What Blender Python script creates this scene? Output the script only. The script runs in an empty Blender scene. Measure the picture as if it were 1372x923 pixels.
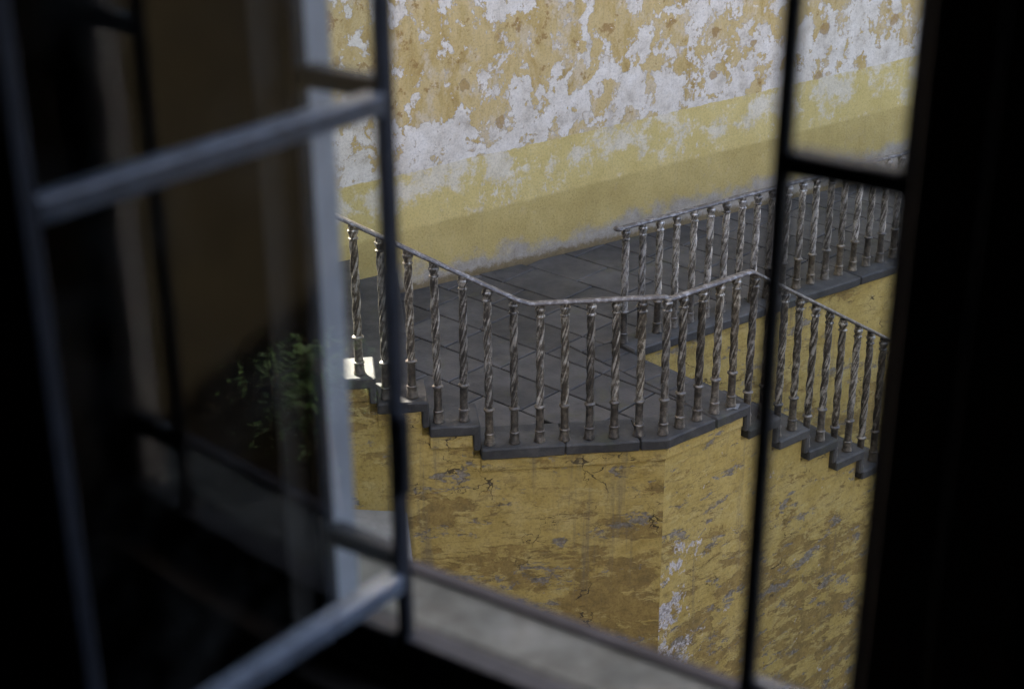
import bpy, bmesh, math, random
from mathutils import Vector, Matrix, noise
random.seed(7)
R = math.radians
S = bpy.context.scene

# ------------------------------------------------------------ camera
CAM_H = 4.48
cam = bpy.data.cameras.new('camera')
camo = bpy.data.objects.new('camera', cam)
S.collection.objects.link(camo)
th, roll = R(24.15), R(-0.3)
fw = Vector((0, math.cos(th), -math.sin(th)))
up0 = Vector((0, math.sin(th), math.cos(th)))
r0 = Vector((1, 0, 0))
rt = r0 * math.cos(roll) + up0 * math.sin(roll)
up = up0 * math.cos(roll) - r0 * math.sin(roll)
M = Matrix((rt, up, -fw)).transposed().to_4x4()
M.translation = (0, 0, CAM_H)
camo.matrix_world = M
cam.sensor_width = 36
cam.lens = 55
cam.clip_start = 0.02
cam.clip_end = 500
cam.dof.use_dof = True
cam.dof.focus_distance = 9.45
cam.dof.aperture_fstop = 4.1
cam.dof.aperture_blades = 9
S.camera = camo

# ------------------------------------------------------------ sky and sun
SUN_YAW, SUN_EL = -36.0, 42.0
w = bpy.data.worlds.new('World')
S.world = w
w.use_nodes = True
nt = w.node_tree
bg = nt.nodes['Background']
sky = nt.nodes.new('ShaderNodeTexSky')
sky.sky_type = 'NISHITA'
sky.sun_disc = False
sky.sun_elevation = R(SUN_EL)
sky.sun_rotation = R(SUN_YAW)
sky.air_density = 0.75
sky.dust_density = 8.0
sky.ozone_density = 0.6
nt.links.new(sky.outputs[0], bg.inputs[0])
bg.inputs[1].default_value = 0.12
sl = bpy.data.lights.new('sun', 'SUN')
sl.energy = 4.0
sl.angle = R(0.5)
sl.color = (1.0, 0.93, 0.83)
so = bpy.data.objects.new('sun', sl)
S.collection.objects.link(so)
sd = Vector((math.sin(R(SUN_YAW)) * math.cos(R(SUN_EL)), math.cos(R(SUN_YAW)) * math.cos(R(SUN_EL)), math.sin(R(SUN_EL))))
so.rotation_euler = (-sd).to_track_quat('-Z', 'Y').to_euler()
so.location = sd * 30
S.view_settings.view_transform = 'Standard'
S.view_settings.look = 'None'
S.view_settings.gamma = 1
S.view_settings.exposure = 3.25
S.view_settings.use_curve_mapping = False
S.cycles.max_bounces = 6
S.cycles.diffuse_bounces = 3
S.cycles.glossy_bounces = 3

# ------------------------------------------------------------ helpers
COL = S.collection
def link(o, parent=None):
    COL.objects.link(o)
    if parent is not None:
        o.parent = parent
    return o
def tag(o, label=None, cat=None, group=None, kind=None):
    if label: o['label'] = label
    if cat: o['category'] = cat
    if group: o['group'] = group
    if kind: o['kind'] = kind
    return o
def empty(name, loc):
    o = bpy.data.objects.new(name, None)
    o.location = loc
    o.empty_display_size = 0.1
    return link(o)
def worn(me, step=0.07, amp=0.0035):
    bm = bmesh.new(); bm.from_mesh(me)
    for cuts in (1, 2, 3, 5, 8):
        es = [e for e in bm.edges if cuts + 0.5 <= e.calc_length() / step < (cuts + 1.5 if cuts < 3 else (5 if cuts == 3 else (8 if cuts == 5 else 999)))]
        if es: bmesh.ops.subdivide_edges(bm, edges=es, cuts=cuts, use_grid_fill=True)
    for v in bm.verts:
        a = v.co * 19.0
        v.co += Vector((noise.noise(a), noise.noise(a + Vector((7, 1, 3))), noise.noise(a + Vector((2, 9, 5))))) * amp
        if noise.noise(v.co * 7.0) > 0.28: v.co.z -= 0.004
    bmesh.ops.triangulate(bm, faces=[f for f in bm.faces if len(f.verts) > 4])
    bm.to_mesh(me); bm.free()
    return me
def mesh(name, verts, faces, mat=None, bevel=0.0, smooth=False, seg=1):
    me = bpy.data.meshes.new(name)
    bm = bmesh.new()
    vs = [bm.verts.new(v) for v in verts]
    for f in faces:
        try: bm.faces.new([vs[i] for i in f])
        except ValueError: pass
    bmesh.ops.recalc_face_normals(bm, faces=bm.faces)
    if bevel > 0:
        es = [e for e in bm.edges if len(e.link_faces) == 2 and e.calc_face_angle(0) > 0.5]
        bmesh.ops.bevel(bm, geom=es, offset=bevel, segments=seg, affect='EDGES', profile=0.6, clamp_overlap=True)
    if smooth:
        for f in bm.faces: f.smooth = True
    bm.to_mesh(me); bm.free()
    if mat: me.materials.append(mat)
    return me
def obj(name, me, parent=None, world=True):
    """vertices of me are in world space; parent is an Empty with a location"""
    o = bpy.data.objects.new(name, me)
    link(o, parent)
    if parent is not None and world:
        p = parent; off = Vector((0, 0, 0))
        while p is not None:
            off += p.location; p = p.parent
        o.location = -off
    return o
def Y(a):
    return Vector((math.sin(R(a)), math.cos(R(a)), 0))
class Fr:
    """a frame on plan: origin, direction s (yaw) and outward normal n"""
    def __init__(self, o, yaw, nyaw):
        self.o = Vector((o[0], o[1], 0)); self.d = Y(yaw); self.n = Y(nyaw)
    def p(self, s, n, z):
        return self.o + self.d * s + self.n * n + Vector((0, 0, z))
    def prism(self, name, poly, n0, n1, mat, bevel=0.0):
        k = len(poly)
        v = [self.p(s, n0, z) for s, z in poly] + [self.p(s, n1, z) for s, z in poly]
        f = [list(range(k)), list(range(k, 2 * k))] + [[i, (i + 1) % k, k + (i + 1) % k, k + i] for i in range(k)]
        return mesh(name, v, f, mat, bevel)
    def box(self, name, s0, s1, n0, n1, z0, z1, mat, bevel=0.0):
        return self.prism(name, [(s0, z0), (s1, z0), (s1, z1), (s0, z1)], n0, n1, mat, bevel)
def plan(name, pts, z0, z1, mat, bevel=0.0):
    k = len(pts)
    v = [(p[0], p[1], z0) for p in pts] + [(p[0], p[1], z1) for p in pts]
    f = [list(range(k)), list(range(k, 2 * k))] + [[i, (i + 1) % k, k + (i + 1) % k, k + i] for i in range(k)]
    return mesh(name, v, f, mat, bevel)
def isect(p, d, q, e):
    den = d.x * e.y - d.y * e.x
    t = ((q.x - p.x) * e.y - (q.y - p.y) * e.x) / den
    return p + d * t
def lathe(prof, n=20):
    v, f = [], []
    for r, z in prof:
        for i in range(n):
            a = 2 * math.pi * i / n
            v.append((r * math.cos(a), r * math.sin(a), z))
    for j in range(len(prof) - 1):
        for i in range(n):
            f.append((j * n + i, j * n + (i + 1) % n, (j + 1) * n + (i + 1) % n, (j + 1) * n + i))
    f.append(tuple(range(n))[::-1]); f.append(tuple((len(prof) - 1) * n + i for i in range(n)))
    return v, f
def sweep(name, pts, prof, mat):
    """prof: closed list of (side, up); pts: list of Vectors; mitred joints"""
    k = len(prof); v = []; f = []
    for i, p in enumerate(pts):
        a = (p - pts[i - 1]).normalized() if i > 0 else None
        b = (pts[i + 1] - p).normalized() if i < len(pts) - 1 else None
        t = ((a or b) + (b or a)).normalized()
        ref = b or a
        side = Vector((t.y, -t.x, 0)).normalized()
        u = side.cross(t).normalized()
        c = max(0.5, t.dot(ref))
        for x, y in prof:
            v.append(p + side * x / (c if abs(a.z - b.z) < 1e-3 else 1) + u * y if (a and b) else p + side * x + u * y)
    for i in range(len(pts) - 1):
        for j in range(k):
            f.append((i * k + j, i * k + (j + 1) % k, (i + 1) * k + (j + 1) % k, (i + 1) * k + j))
    f.append(tuple(range(k))); f.append(tuple((len(pts) - 1) * k + j for j in range(k)))
    me = mesh(name, v, f, mat)
    return me

# ------------------------------------------------------------ material helper
class NT:
    def __init__(self, name):
        self.m = bpy.data.materials.new(name); self.m.use_nodes = True
        self.t = self.m.node_tree; self.b = self.t.nodes['Principled BSDF']
        self.tc = self.t.nodes.new('ShaderNodeTexCoord')
    def n(self, typ): return self.t.nodes.new('ShaderNode' + typ)
    def put(self, sock, val):
        if hasattr(val, 'is_output'): self.t.links.new(val, sock)
        elif isinstance(val, (tuple, list)) and len(val) == 3 and sock.type == 'RGBA': sock.default_value = (*val, 1)
        else: sock.default_value = val
    def dot(self, vec, d):
        n = self.n('VectorMath'); n.operation = 'DOT_PRODUCT'; self.put(n.inputs[0], vec); n.inputs[1].default_value = d
        return n.outputs['Value']
    def xyz(self, x, y, z):
        n = self.n('CombineXYZ'); self.put(n.inputs[0], x); self.put(n.inputs[1], y); self.put(n.inputs[2], z); return n.outputs[0]
    def sep(self, v):
        n = self.n('SeparateXYZ'); self.put(n.inputs[0], v); return n.outputs
    def wall(self, yaw):
        """object coordinates as (along the wall, across, up)"""
        o = self.tc.outputs['Object']; d = Y(yaw)
        u = self.dot(o, d); n = self.dot(o, Vector((d.y, -d.x, 0))); z = self.sep(o)[2]
        return u, n, z
    def sc(self, v, s):
        n = self.n('VectorMath'); n.operation = 'MULTIPLY'; self.put(n.inputs[0], v); n.inputs[1].default_value = s; return n.outputs[0]
    def noise(self, v, scale, detail=6, rough=0.55, dist=0.0, off=(0, 0, 0)):
        if any(off):
            a = self.n('VectorMath'); a.operation = 'ADD'; self.put(a.inputs[0], v); a.inputs[1].default_value = off; v = a.outputs[0]
        n = self.n('TexNoise'); self.put(n.inputs['Vector'], v)
        n.inputs['Scale'].default_value = scale; n.inputs['Detail'].default_value = max(1.0, min(detail, math.log2(260.0 / scale)))
        n.inputs['Roughness'].default_value = rough; n.inputs['Distortion'].default_value = dist
        return n.outputs[0]
    def warp(self, v, scale, amt, off=(0, 0, 0)):
        n = self.n('TexNoise'); self.put(n.inputs['Vector'], v); n.inputs['Scale'].default_value = scale; n.inputs['Detail'].default_value = 4
        a = self.n('VectorMath'); a.operation = 'SUBTRACT'; self.put(a.inputs[0], n.outputs['Color']); a.inputs[1].default_value = (.5, .5, .5)
        b = self.n('VectorMath'); b.operation = 'SCALE'; self.put(b.inputs[0], a.outputs[0]); b.inputs['Scale'].default_value = amt
        c = self.n('VectorMath'); c.operation = 'ADD'; self.put(c.inputs[0], v); self.put(c.inputs[1], b.outputs[0])
        return c.outputs[0]
    def voro(self, v, scale, feature='DISTANCE_TO_EDGE'):
        n = self.n('TexVoronoi'); n.feature = feature; self.put(n.inputs['Vector'], v); n.inputs['Scale'].default_value = scale
        return n.outputs['Distance']
    def math(self, op, a, b=0.0, clamp=False):
        n = self.n('Math'); n.operation = op; n.use_clamp = clamp; self.put(n.inputs[0], a); self.put(n.inputs[1], b); return n.outputs[0]
    def step(self, v, a, b):
        """0 below a, 1 above b (a may be above b)"""
        n = self.n('MapRange'); n.clamp = True; n.interpolation_type = 'SMOOTHSTEP'; self.put(n.inputs[0], v)
        if a > b:
            n.inputs[1].default_value = b; n.inputs[2].default_value = a; n.inputs[3].default_value = 1; n.inputs[4].default_value = 0
        else:
            n.inputs[1].default_value = a; n.inputs[2].default_value = b
        return n.outputs[0]
    def mix(self, f, a, b, mode='MIX'):
        n = self.n('Mix'); n.data_type = 'RGBA'; n.blend_type = mode
        self.put(n.inputs[0], f); self.put(n.inputs[6], a); self.put(n.inputs[7], b); return n.outputs[2]
    def ramp(self, v, stops, interp='LINEAR'):
        n = self.n('ValToRGB'); self.put(n.inputs[0], v); cr = n.color_ramp; cr.interpolation = interp
        while len(cr.elements) < len(stops): cr.elements.new(0.5)
        for e, (p, c) in zip(cr.elements, stops):
            e.position = p; e.color = (*c, 1) if isinstance(c, (tuple, list)) else (c, c, c, 1)
        return n.outputs[0]
    def bump(self, h, strength=0.5, dist=0.01):
        n = self.n('Bump'); n.inputs['Strength'].default_value = strength; n.inputs['Distance'].default_value = dist
        self.put(n.inputs['Height'], h); self.put(self.b.inputs['Normal'], n.outputs[0])
    def done(self, col, rough=0.8, metal=0.0, spec=0.5):
        self.put(self.b.inputs['Base Color'], col); self.put(self.b.inputs['Roughness'], rough)
        self.put(self.b.inputs['Metallic'], metal); self.b.inputs['Specular IOR Level'].default_value = spec
        return self.m

WALL_YAW = 57.0
# ---- the tall peeling wall
def mat_back_wall():
    k = NT('peeling_ochre_plaster')
    u, n, z = k.wall(WALL_YAW)
    uz = k.xyz(u, n, z)
    zl = k.math('SUBTRACT', z, k.math('MULTIPLY', k.math('SUBTRACT', u, 5.38), 0.028))   # paint lines climb slightly
    wv = k.warp(uz, 3.0, 0.16)
    n1 = k.noise(k.sc(wv, (1.0, 1.0, 0.8)), 5.2, 11, 0.66, 0.15, (3.1, 0, 1.7))
    n1b = k.noise(k.warp(uz, 14, 0.05), 15, 8, 0.7, 0, (1, 0, 3))
    bias = k.ramp(k.math('DIVIDE', k.math('SUBTRACT', zl, 0.55), 2.4, True), [(0, 0.44), (0.14, 0.425), (0.30, 0.46), (0.45, 0.52), (1, 0.57)])
    big = k.noise(uz, 1.1, 3, 0.5, 0, (9, 0, 2))
    v = k.math('ADD', k.math('ADD', n1, k.math('SUBTRACT', bias, 0.5)), k.math('MULTIPLY', k.math('SUBTRACT', n1b, 0.5), 0.26))
    v = k.math('ADD', v, k.math('MULTIPLY', k.math('SUBTRACT', big, 0.5), 0.16))
    fine = k.noise(uz, 60, 6, 0.7)
    white = k.ramp(k.noise(k.warp(uz, 5, 0.1), 7, 8, 0.68), [(0.28, (0.50, 0.43, 0.34)), (0.45, (0.72, 0.655, 0.555)), (0.70, (0.86, 0.805, 0.72))])
    orange = k.ramp(k.noise(k.sc(wv, (1, 1, 0.40)), 5.0, 8, 0.68, 0.3, (5, 0, 0)),
                    [(0.28, (0.40, 0.265, 0.085)), (0.42, (0.55, 0.40, 0.16)), (0.56, (0.64, 0.49, 0.235)), (0.70, (0.50, 0.345, 0.125))])
    beige = k.ramp(n1b, [(0.35, (0.58, 0.46, 0.29)), (0.65, (0.70, 0.60, 0.43))])
    orange = k.mix(k.math('MULTIPLY', k.step(k.noise(k.sc(uz, (1, 1, 0.6)), 3.4, 8, 0.7, 0, (7, 0, 1)), 0.50, 0.60), 0.8), orange, beige)
    edge = k.mix(k.noise(uz, 25, 3), (0.40, 0.33, 0.25), (0.66, 0.58, 0.46))
    c = k.mix(k.step(v, 0.466, 0.472), white, edge)
    c = k.mix(k.step(v, 0.482, 0.494), c, orange)
    # blisters where the paint has gone brown
    sp = k.voro(k.warp(uz, 7, 0.16), 4.4, 'F1')
    spm = k.math('MULTIPLY', k.step(sp, 0.25, 0.19), k.step(k.noise(uz, 2.1, 3, 0.5, 0, (2, 0, 7)), 0.53, 0.58))
    c = k.mix(k.math('MULTIPLY', spm, 0.8), c, k.mix(n1b, (0.32, 0.19, 0.065), (0.52, 0.36, 0.15)))
    ring_ = k.math('MULTIPLY', k.step(k.math('ABSOLUTE', k.math('SUBTRACT', sp, 0.225)), 0.025, 0.008), k.step(k.noise(uz, 2.1, 3, 0.5, 0, (2, 0, 7)), 0.50, 0.56))
    c = k.mix(k.math('MULTIPLY', ring_, 0.5), c, (0.30, 0.21, 0.11))
    sp2 = k.math('MULTIPLY', k.step(v, 0.57, 0.62), k.step(k.noise(uz, 6, 7, 0.68, 0, (1, 4, 0)), 0.52, 0.57))
    c = k.mix(k.math('MULTIPLY', sp2, 0.75), c, (0.33, 0.19, 0.06))
    chips = k.step(k.noise(k.warp(uz, 20, 0.04), 11, 8, 0.7, 0, (6, 0, 6)), 0.655, 0.675)
    c = k.mix(k.math('MULTIPLY', chips, 0.9), c, white)
    # yellow band
    lim = k.math('ADD', zl, k.math('MULTIPLY', k.math('SUBTRACT', k.noise(uz, 6, 7, 0.7), 0.5), 0.05))
    yel = k.ramp(k.noise(uz, 3, 7, 0.65, 0, (0, 0, 5)), [(0.3, (0.62, 0.485, 0.175)), (0.7, (0.72, 0.585, 0.25))])
    n2 = k.noise(k.warp(uz, 7, 0.12), 3.2, 10, 0.72, 0, (8, 0, 3))
    b2 = k.ramp(k.math('DIVIDE', k.math('SUBTRACT', zl, 0.40), 0.65, True), [(0, 0.40), (0.30, 0.45), (0.55, 0.55), (0.80, 0.51), (1, 0.42)])
    left = k.math('ADD', k.step(u, 6.4, 5.4), k.step(u, 7.6, 8.6))
    v2 = k.math('ADD', k.math('ADD', n2, k.math('SUBTRACT', b2, 0.5)), k.math('MULTIPLY', left, 0.045))
    v2 = k.math('ADD', v2, k.math('MULTIPLY', k.math('SUBTRACT', n1b, 0.5), 0.12))
    yel = k.mix(k.math('MULTIPLY', k.step(v2, 0.50, 0.615), 0.9), yel, k.mix(0.22, white, (0.66, 0.56, 0.25)))
    scr = k.noise(k.sc(uz, (1, 1, 0.6)), 22, 7, 0.75, 0, (3, 0, 8))
    yel = k.mix(k.math('MULTIPLY', k.step(scr, 0.54, 0.66), k.step(k.noise(uz, 2.2, 3, 0.5, 0, (3, 0, 3)), 0.45, 0.62)), yel, k.mix(0.25, white, (0.66, 0.56, 0.25)))
    c = k.mix(k.step(lim, 0.928, 0.918), c, yel)
    # darker dado
    dado = k.ramp(k.noise(uz, 4, 7, 0.65), [(0.3, (0.47, 0.355, 0.125)), (0.7, (0.60, 0.47, 0.185))])
    c = k.mix(k.math('MULTIPLY', k.step(lim, 0.500, 0.462), 0.9), c, dado)
    # damp grey foot and dirt along the paving
    foot = k.math('ADD', zl, k.math('MULTIPLY', k.math('SUBTRACT', k.noise(uz, 3.5, 8, 0.7), 0.5), 0.62))
    c = k.mix(k.math('MULTIPLY', k.step(foot, 0.20, 0.05), 0.8), c, k.ramp(k.noise(uz, 12, 6, 0.6), [(0.3, (0.29, 0.27, 0.255)), (0.7, (0.45, 0.42, 0.40))]))
    c = k.mix(k.math('MULTIPLY', k.step(k.math('ADD', z, k.math('MULTIPLY', k.noise(uz, 18, 6, 0.7), 0.12)), 0.125, 0.075), 0.85), c, k.mix(n1b, (0.09, 0.07, 0.035), (0.30, 0.21, 0.08)))
    # streaks, hairline cracks and grain
    st = k.noise(k.sc(uz, (30, 1, 1.2)), 1, 5, 0.6)
    c = k.mix(k.math('MULTIPLY', k.step(st, 0.55, 0.75), 0.22), c, (0.36, 0.29, 0.17))
    c = k.mix(1.0, c, k.ramp(fine, [(0.30, 0.80), (0.5, 1.0), (0.72, 1.06)]), 'MULTIPLY')
    h = k.math('ADD', k.math('MULTIPLY', k.step(v, 0.478, 0.494), 0.8), k.math('MULTIPLY', fine, 0.35))
    k.bump(h, 0.6, 0.006)
    return k.done(c, 0.88, 0, 0.25)
# ---- the yellow retaining walls
def mat_yellow_wall(name, yaw, flakes=0.0, shear=0.0, sc=1.0, grime_shade=0.0):
    k = NT(name)
    u, n, z = k.wall(yaw)
    zs = k.math('ADD', z, k.math('MULTIPLY', u, shear))
    uz = k.xyz(u, n, zs)
    hs = k.sc(uz, (0.6, 1, 1.4))
    wv = k.warp(hs, 5, 0.18)
    low = k.step(z, -0.25, -1.7)
    fine = k.noise(uz, 55, 7, 0.72)
    yel = k.ramp(k.noise(uz, 6, 7, 0.7), [(0.30, (0.42, 0.30, 0.080)), (0.5, (0.50, 0.37, 0.115)), (0.7, (0.56, 0.43, 0.16))])
    # brown grime in torn horizontal shreds
    v = k.math('ADD', k.noise(wv, 3.2 * sc, 11, 0.70, 0.1, (2, 0, 0)), k.math('ADD', k.math('MULTIPLY', k.math('SUBTRACT', low, 0.5), 0.14), grime_shade))
    och = k.ramp(k.noise(uz, 11, 7, 0.7), [(0.3, (0.17, 0.118, 0.045)), (0.5, (0.29, 0.195, 0.062)), (0.7, (0.40, 0.28, 0.085))])
    c = k.mix(k.math('MULTIPLY', k.step(v, 0.505, 0.55), 0.85), yel, och)
    # a second, finer scatter
    v3 = k.noise(k.warp(hs, 9, 0.1), 9 * sc, 8, 0.74, 0, (5, 0, 5))
    c = k.mix(k.math('MULTIPLY', k.step(v3, 0.57, 0.63), 0.45), c, (0.23, 0.165, 0.065))
    v4 = k.noise(k.warp(hs, 8, 0.1), 7 * sc, 8, 0.72, 0, (0, 0, 15))
    c = k.mix(k.math('MULTIPLY', k.step(v4, 0.575, 0.62), 0.7), c, (0.56, 0.44, 0.17))
    n2 = k.noise(k.warp(hs, 7, 0.14), 4.6 * sc, 10, 0.74, 0, (7, 0, 4))
    gm = k.step(k.math('ADD', n2, k.math('MULTIPLY', low, 0.02)), 0.575, 0.625)
    gry = k.ramp(k.noise(uz, 30, 4), [(0.35, (0.13, 0.12, 0.105)), (0.65, (0.30, 0.28, 0.255))])
    c = k.mix(k.math('MULTIPLY', gm, 0.85), c, gry)
    if flakes > 0:
        near = k.math('MULTIPLY', k.step(u, FLAKE_U + 0.55, FLAKE_U + 0.05), k.step(z, -0.45, -0.95))
        f2 = k.noise(k.warp(k.sc(uz, (1, 1, 0.9)), 9, 0.16), 6.5, 9, 0.74, 0, (6, 0, 1))
        wm = k.step(k.math('ADD', f2, k.math('MULTIPLY', near, 0.150)), 0.650, 0.69)
        hole = k.step(k.math('ADD', f2, k.math('MULTIPLY', near, 0.150)), 0.72, 0.74)
        c = k.mix(k.math('MULTIPLY', wm, flakes), c, k.ramp(fine, [(0.3, (0.45, 0.42, 0.40)), (0.7, (0.74, 0.71, 0.70))]))
        c = k.mix(k.math('MULTIPLY', hole, 0.8), c, (0.30, 0.27, 0.24))
    # dark cracks: thin, broken, in a few places
    cr = k.voro(k.warp(k.sc(uz, (0.8, 1, 1.3)), 6, 0.30), 3.2)
    crw = k.math('ADD', 0.004, k.math('MULTIPLY', k.step(k.noise(uz, 5, 4, 0.6, 0, (9, 0, 9)), 0.5, 0.75), 0.03))
    crm = k.math('MULTIPLY', k.math('LESS_THAN', cr, crw), k.step(k.noise(uz, 2.3, 4, 0.6, 0, (0.4, 0, 6.3)), 0.525, 0.58))
    c = k.mix(k.math('MULTIPLY', crm, 0.85), c, (0.045, 0.034, 0.022))
    hc = k.noise(k.warp(k.sc(uz, (0.7, 1, 6)), 3, 0.25), 2.0, 8, 0.62, 0.2)
    hcm = k.math('MULTIPLY', k.step(k.math('ABSOLUTE', k.math('SUBTRACT', hc, 0.5)), 0.007, 0.001), k.step(k.noise(uz, 1.8, 3, 0.5, 0, (2, 0, 2)), 0.40, 0.60))
    c = k.mix(k.math('MULTIPLY', hcm, 0.9), c, (0.13, 0.09, 0.035))
    # vertical runs of dirt
    st = k.noise(k.sc(uz, (9, 1, 0.5)), 1, 6, 0.65)
    c = k.mix(k.math('MULTIPLY', k.step(st, 0.57, 0.70), 0.55), c, (0.20, 0.165, 0.10))
    c = k.mix(1.0, c, k.ramp(fine, [(0.30, 0.78), (0.5, 1.0), (0.72, 1.08)]), 'MULTIPLY')
    h = k.math('ADD', k.math('MULTIPLY', k.step(v, 0.50, 0.56), -0.5), k.math('MULTIPLY', gm, -0.6))
    h = k.math('ADD', h, k.math('MULTIPLY', fine, 0.5))
    h = k.math('ADD', h, k.math('MULTIPLY', crm, -1.0))
    k.bump(h, 0.7, 0.008)
    return k.done(c, 0.82, 0, 0.3)
def mat_stone(name, c0, c1, scale=6, rough=0.75, spot=0.3, pale=(0.3, 0.3, 0.29)):
    k = NT(name)
    o = k.tc.outputs['Object']
    oi = k.n('ObjectInfo').outputs['Random']
    c = k.ramp(k.noise(o, scale, 9, 0.65), [(0.3, c0), (0.7, c1)])
    hv = k.n('HueSaturation'); k.put(hv.inputs['Color'], c); k.put(hv.inputs['Value'], k.math('ADD', 0.68, k.math('MULTIPLY', oi, 0.64)))
    c = hv.outputs[0]
    c = k.mix(k.math('MULTIPLY', k.step(k.noise(o, scale * 0.5, 8, 0.7, 0, (3, 1, 4)), 0.55, 0.75), spot), c, pale)
    c = k.mix(k.math('MULTIPLY', k.step(k.noise(o, 70, 3, 0.6), 0.66, 0.74), 0.5), c, pale)
    k.bump(k.noise(o, 45, 8, 0.7), 0.35, 0.006)
    rg = k.ramp(k.noise(o, 8, 6, 0.6, 0, (2, 2, 2)), [(0.3, rough - 0.15), (0.7, rough + 0.12)])
    return k.done(c, rg, 0, 0.4)
def mat_iron(name, dark, mid, light, t=0.5, metal=0.3, helix=False):
    k = NT(name)
    o = k.tc.outputs['Object']
    r = k.n('ObjectInfo').outputs['Random']
    a = k.n('VectorMath'); a.operation = 'ADD'; k.put(a.inputs[0], o); k.put(a.inputs[1], k.xyz(k.math('MULTIPLY', r, 37.0), 0.0, k.math('MULTIPLY', r, 11.0)))
    o = a.outputs[0]
    v = k.noise(o, 30, 6, 0.66, 0.3)
    if helix:                                             # pale and dark strips along the ropes stand in for lit and shaded flanks
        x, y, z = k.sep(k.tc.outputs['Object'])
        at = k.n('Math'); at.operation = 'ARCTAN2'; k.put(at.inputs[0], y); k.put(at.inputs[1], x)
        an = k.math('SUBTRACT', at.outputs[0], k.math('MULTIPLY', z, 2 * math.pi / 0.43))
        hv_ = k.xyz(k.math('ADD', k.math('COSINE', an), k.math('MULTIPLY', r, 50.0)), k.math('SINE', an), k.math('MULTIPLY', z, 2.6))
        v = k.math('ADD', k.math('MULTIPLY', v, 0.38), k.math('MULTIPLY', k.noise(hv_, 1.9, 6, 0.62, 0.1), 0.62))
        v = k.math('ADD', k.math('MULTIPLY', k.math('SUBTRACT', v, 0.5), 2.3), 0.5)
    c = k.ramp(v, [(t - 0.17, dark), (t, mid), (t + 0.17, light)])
    c = k.mix(k.math('MULTIPLY', k.step(k.noise(k.sc(o, (1, 1, 0.6)), 8, 5, 0.6, 0, (5, 5, 5)), 0.50, 0.66), 0.55), c, dark)
    hv = k.n('HueSaturation'); k.put(hv.inputs['Color'], c); k.put(hv.inputs['Value'], k.math('ADD', 0.7, k.math('MULTIPLY', r, 0.6))); k.put(hv.inputs['Saturation'], k.math('ADD', 0.7, k.math('MULTIPLY', k.math('FRACT', k.math('MULTIPLY', r, 7.3)), 0.5)))
    c = hv.outputs[0]
    k.bump(k.noise(o, 110, 4, 0.6), 0.3, 0.003)
    return k.done(c, k.ramp(v, [(0.35, 0.42), (0.65, 0.27)]), metal, 0.7)
def mat_plain(name, c0, c1, rough=0.5, scale=20, metal=0.0, spec=0.5, bump=0.15):
    k = NT(name)
    o = k.tc.outputs['Object']
    c = k.ramp(k.noise(o, scale, 6, 0.6), [(0.3, c0), (0.7, c1)])
    k.bump(k.noise(o, scale * 4, 5, 0.6), bump, 0.002)
    return k.done(c, rough, metal, spec)
def mat_glass():
    k = NT('window_glass')
    lw = k.n('LayerWeight'); lw.inputs['Blend'].default_value = 0.5
    f = k.math('POWER', lw.outputs['Facing'], 5.0)
    f = k.math('ADD', 0.035, k.math('MULTIPLY', f, 0.9))
    tr = k.n('BsdfTransparent'); tr.inputs[0].default_value = (0.975, 0.985, 0.98, 1)
    gl = k.n('BsdfGlossy'); gl.inputs['Roughness'].default_value = 0.012; gl.inputs['Color'].default_value = (1, 1, 1, 1)
    df = k.n('BsdfDiffuse'); df.inputs[0].default_value = (0.45, 0.45, 0.43, 1)
    dust = k.math('MULTIPLY', k.step(k.noise(k.tc.outputs['Object'], 9, 7, 0.7), 0.45, 0.8), 0.035)
    m1 = k.n('MixShader'); k.put(m1.inputs[0], f); k.put(m1.inputs[1], tr.outputs[0]); k.put(m1.inputs[2], gl.outputs[0])
    m2 = k.n('MixShader'); k.put(m2.inputs[0], dust); k.put(m2.inputs[1], m1.outputs[0]); k.put(m2.inputs[2], df.outputs[0])
    out = [x for x in k.t.nodes if x.type == 'OUTPUT_MATERIAL'][0]
    k.put(out.inputs[0], m2.outputs[0])
    return k.m

# ============================================================ plan of the place
C0 = Vector((0.931, 8.607, 0))            # where the balustrade turns
FL = Fr(C0, 83.2, 173.2)                  # front run, s < 0 to the left, n > 0 towards the street
FRt = Fr(C0, 51.0, 141.0)                 # right run going down
BK = Fr((0.776, 9.963), 54.0, 144.0)      # back balustrade, n > 0 towards the stair well
WL = Fr((-0.753, 11.035), WALL_YAW, WALL_YAW + 90)   # tall wall, n > 0 towards the landing
FLAKE_U = C0.dot(FRt.d)
GROUND = -3.2
N_OUT, N_IN, N_WALL, N_BAND = 0.075, -0.235, 0.040, 0.055
TREAD, RISE_L, RISE_R = 0.308, 0.175, 0.185
S_UP, S_DOWN = -1.155, 0.70
NUP, NDN = 6, 10

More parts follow.
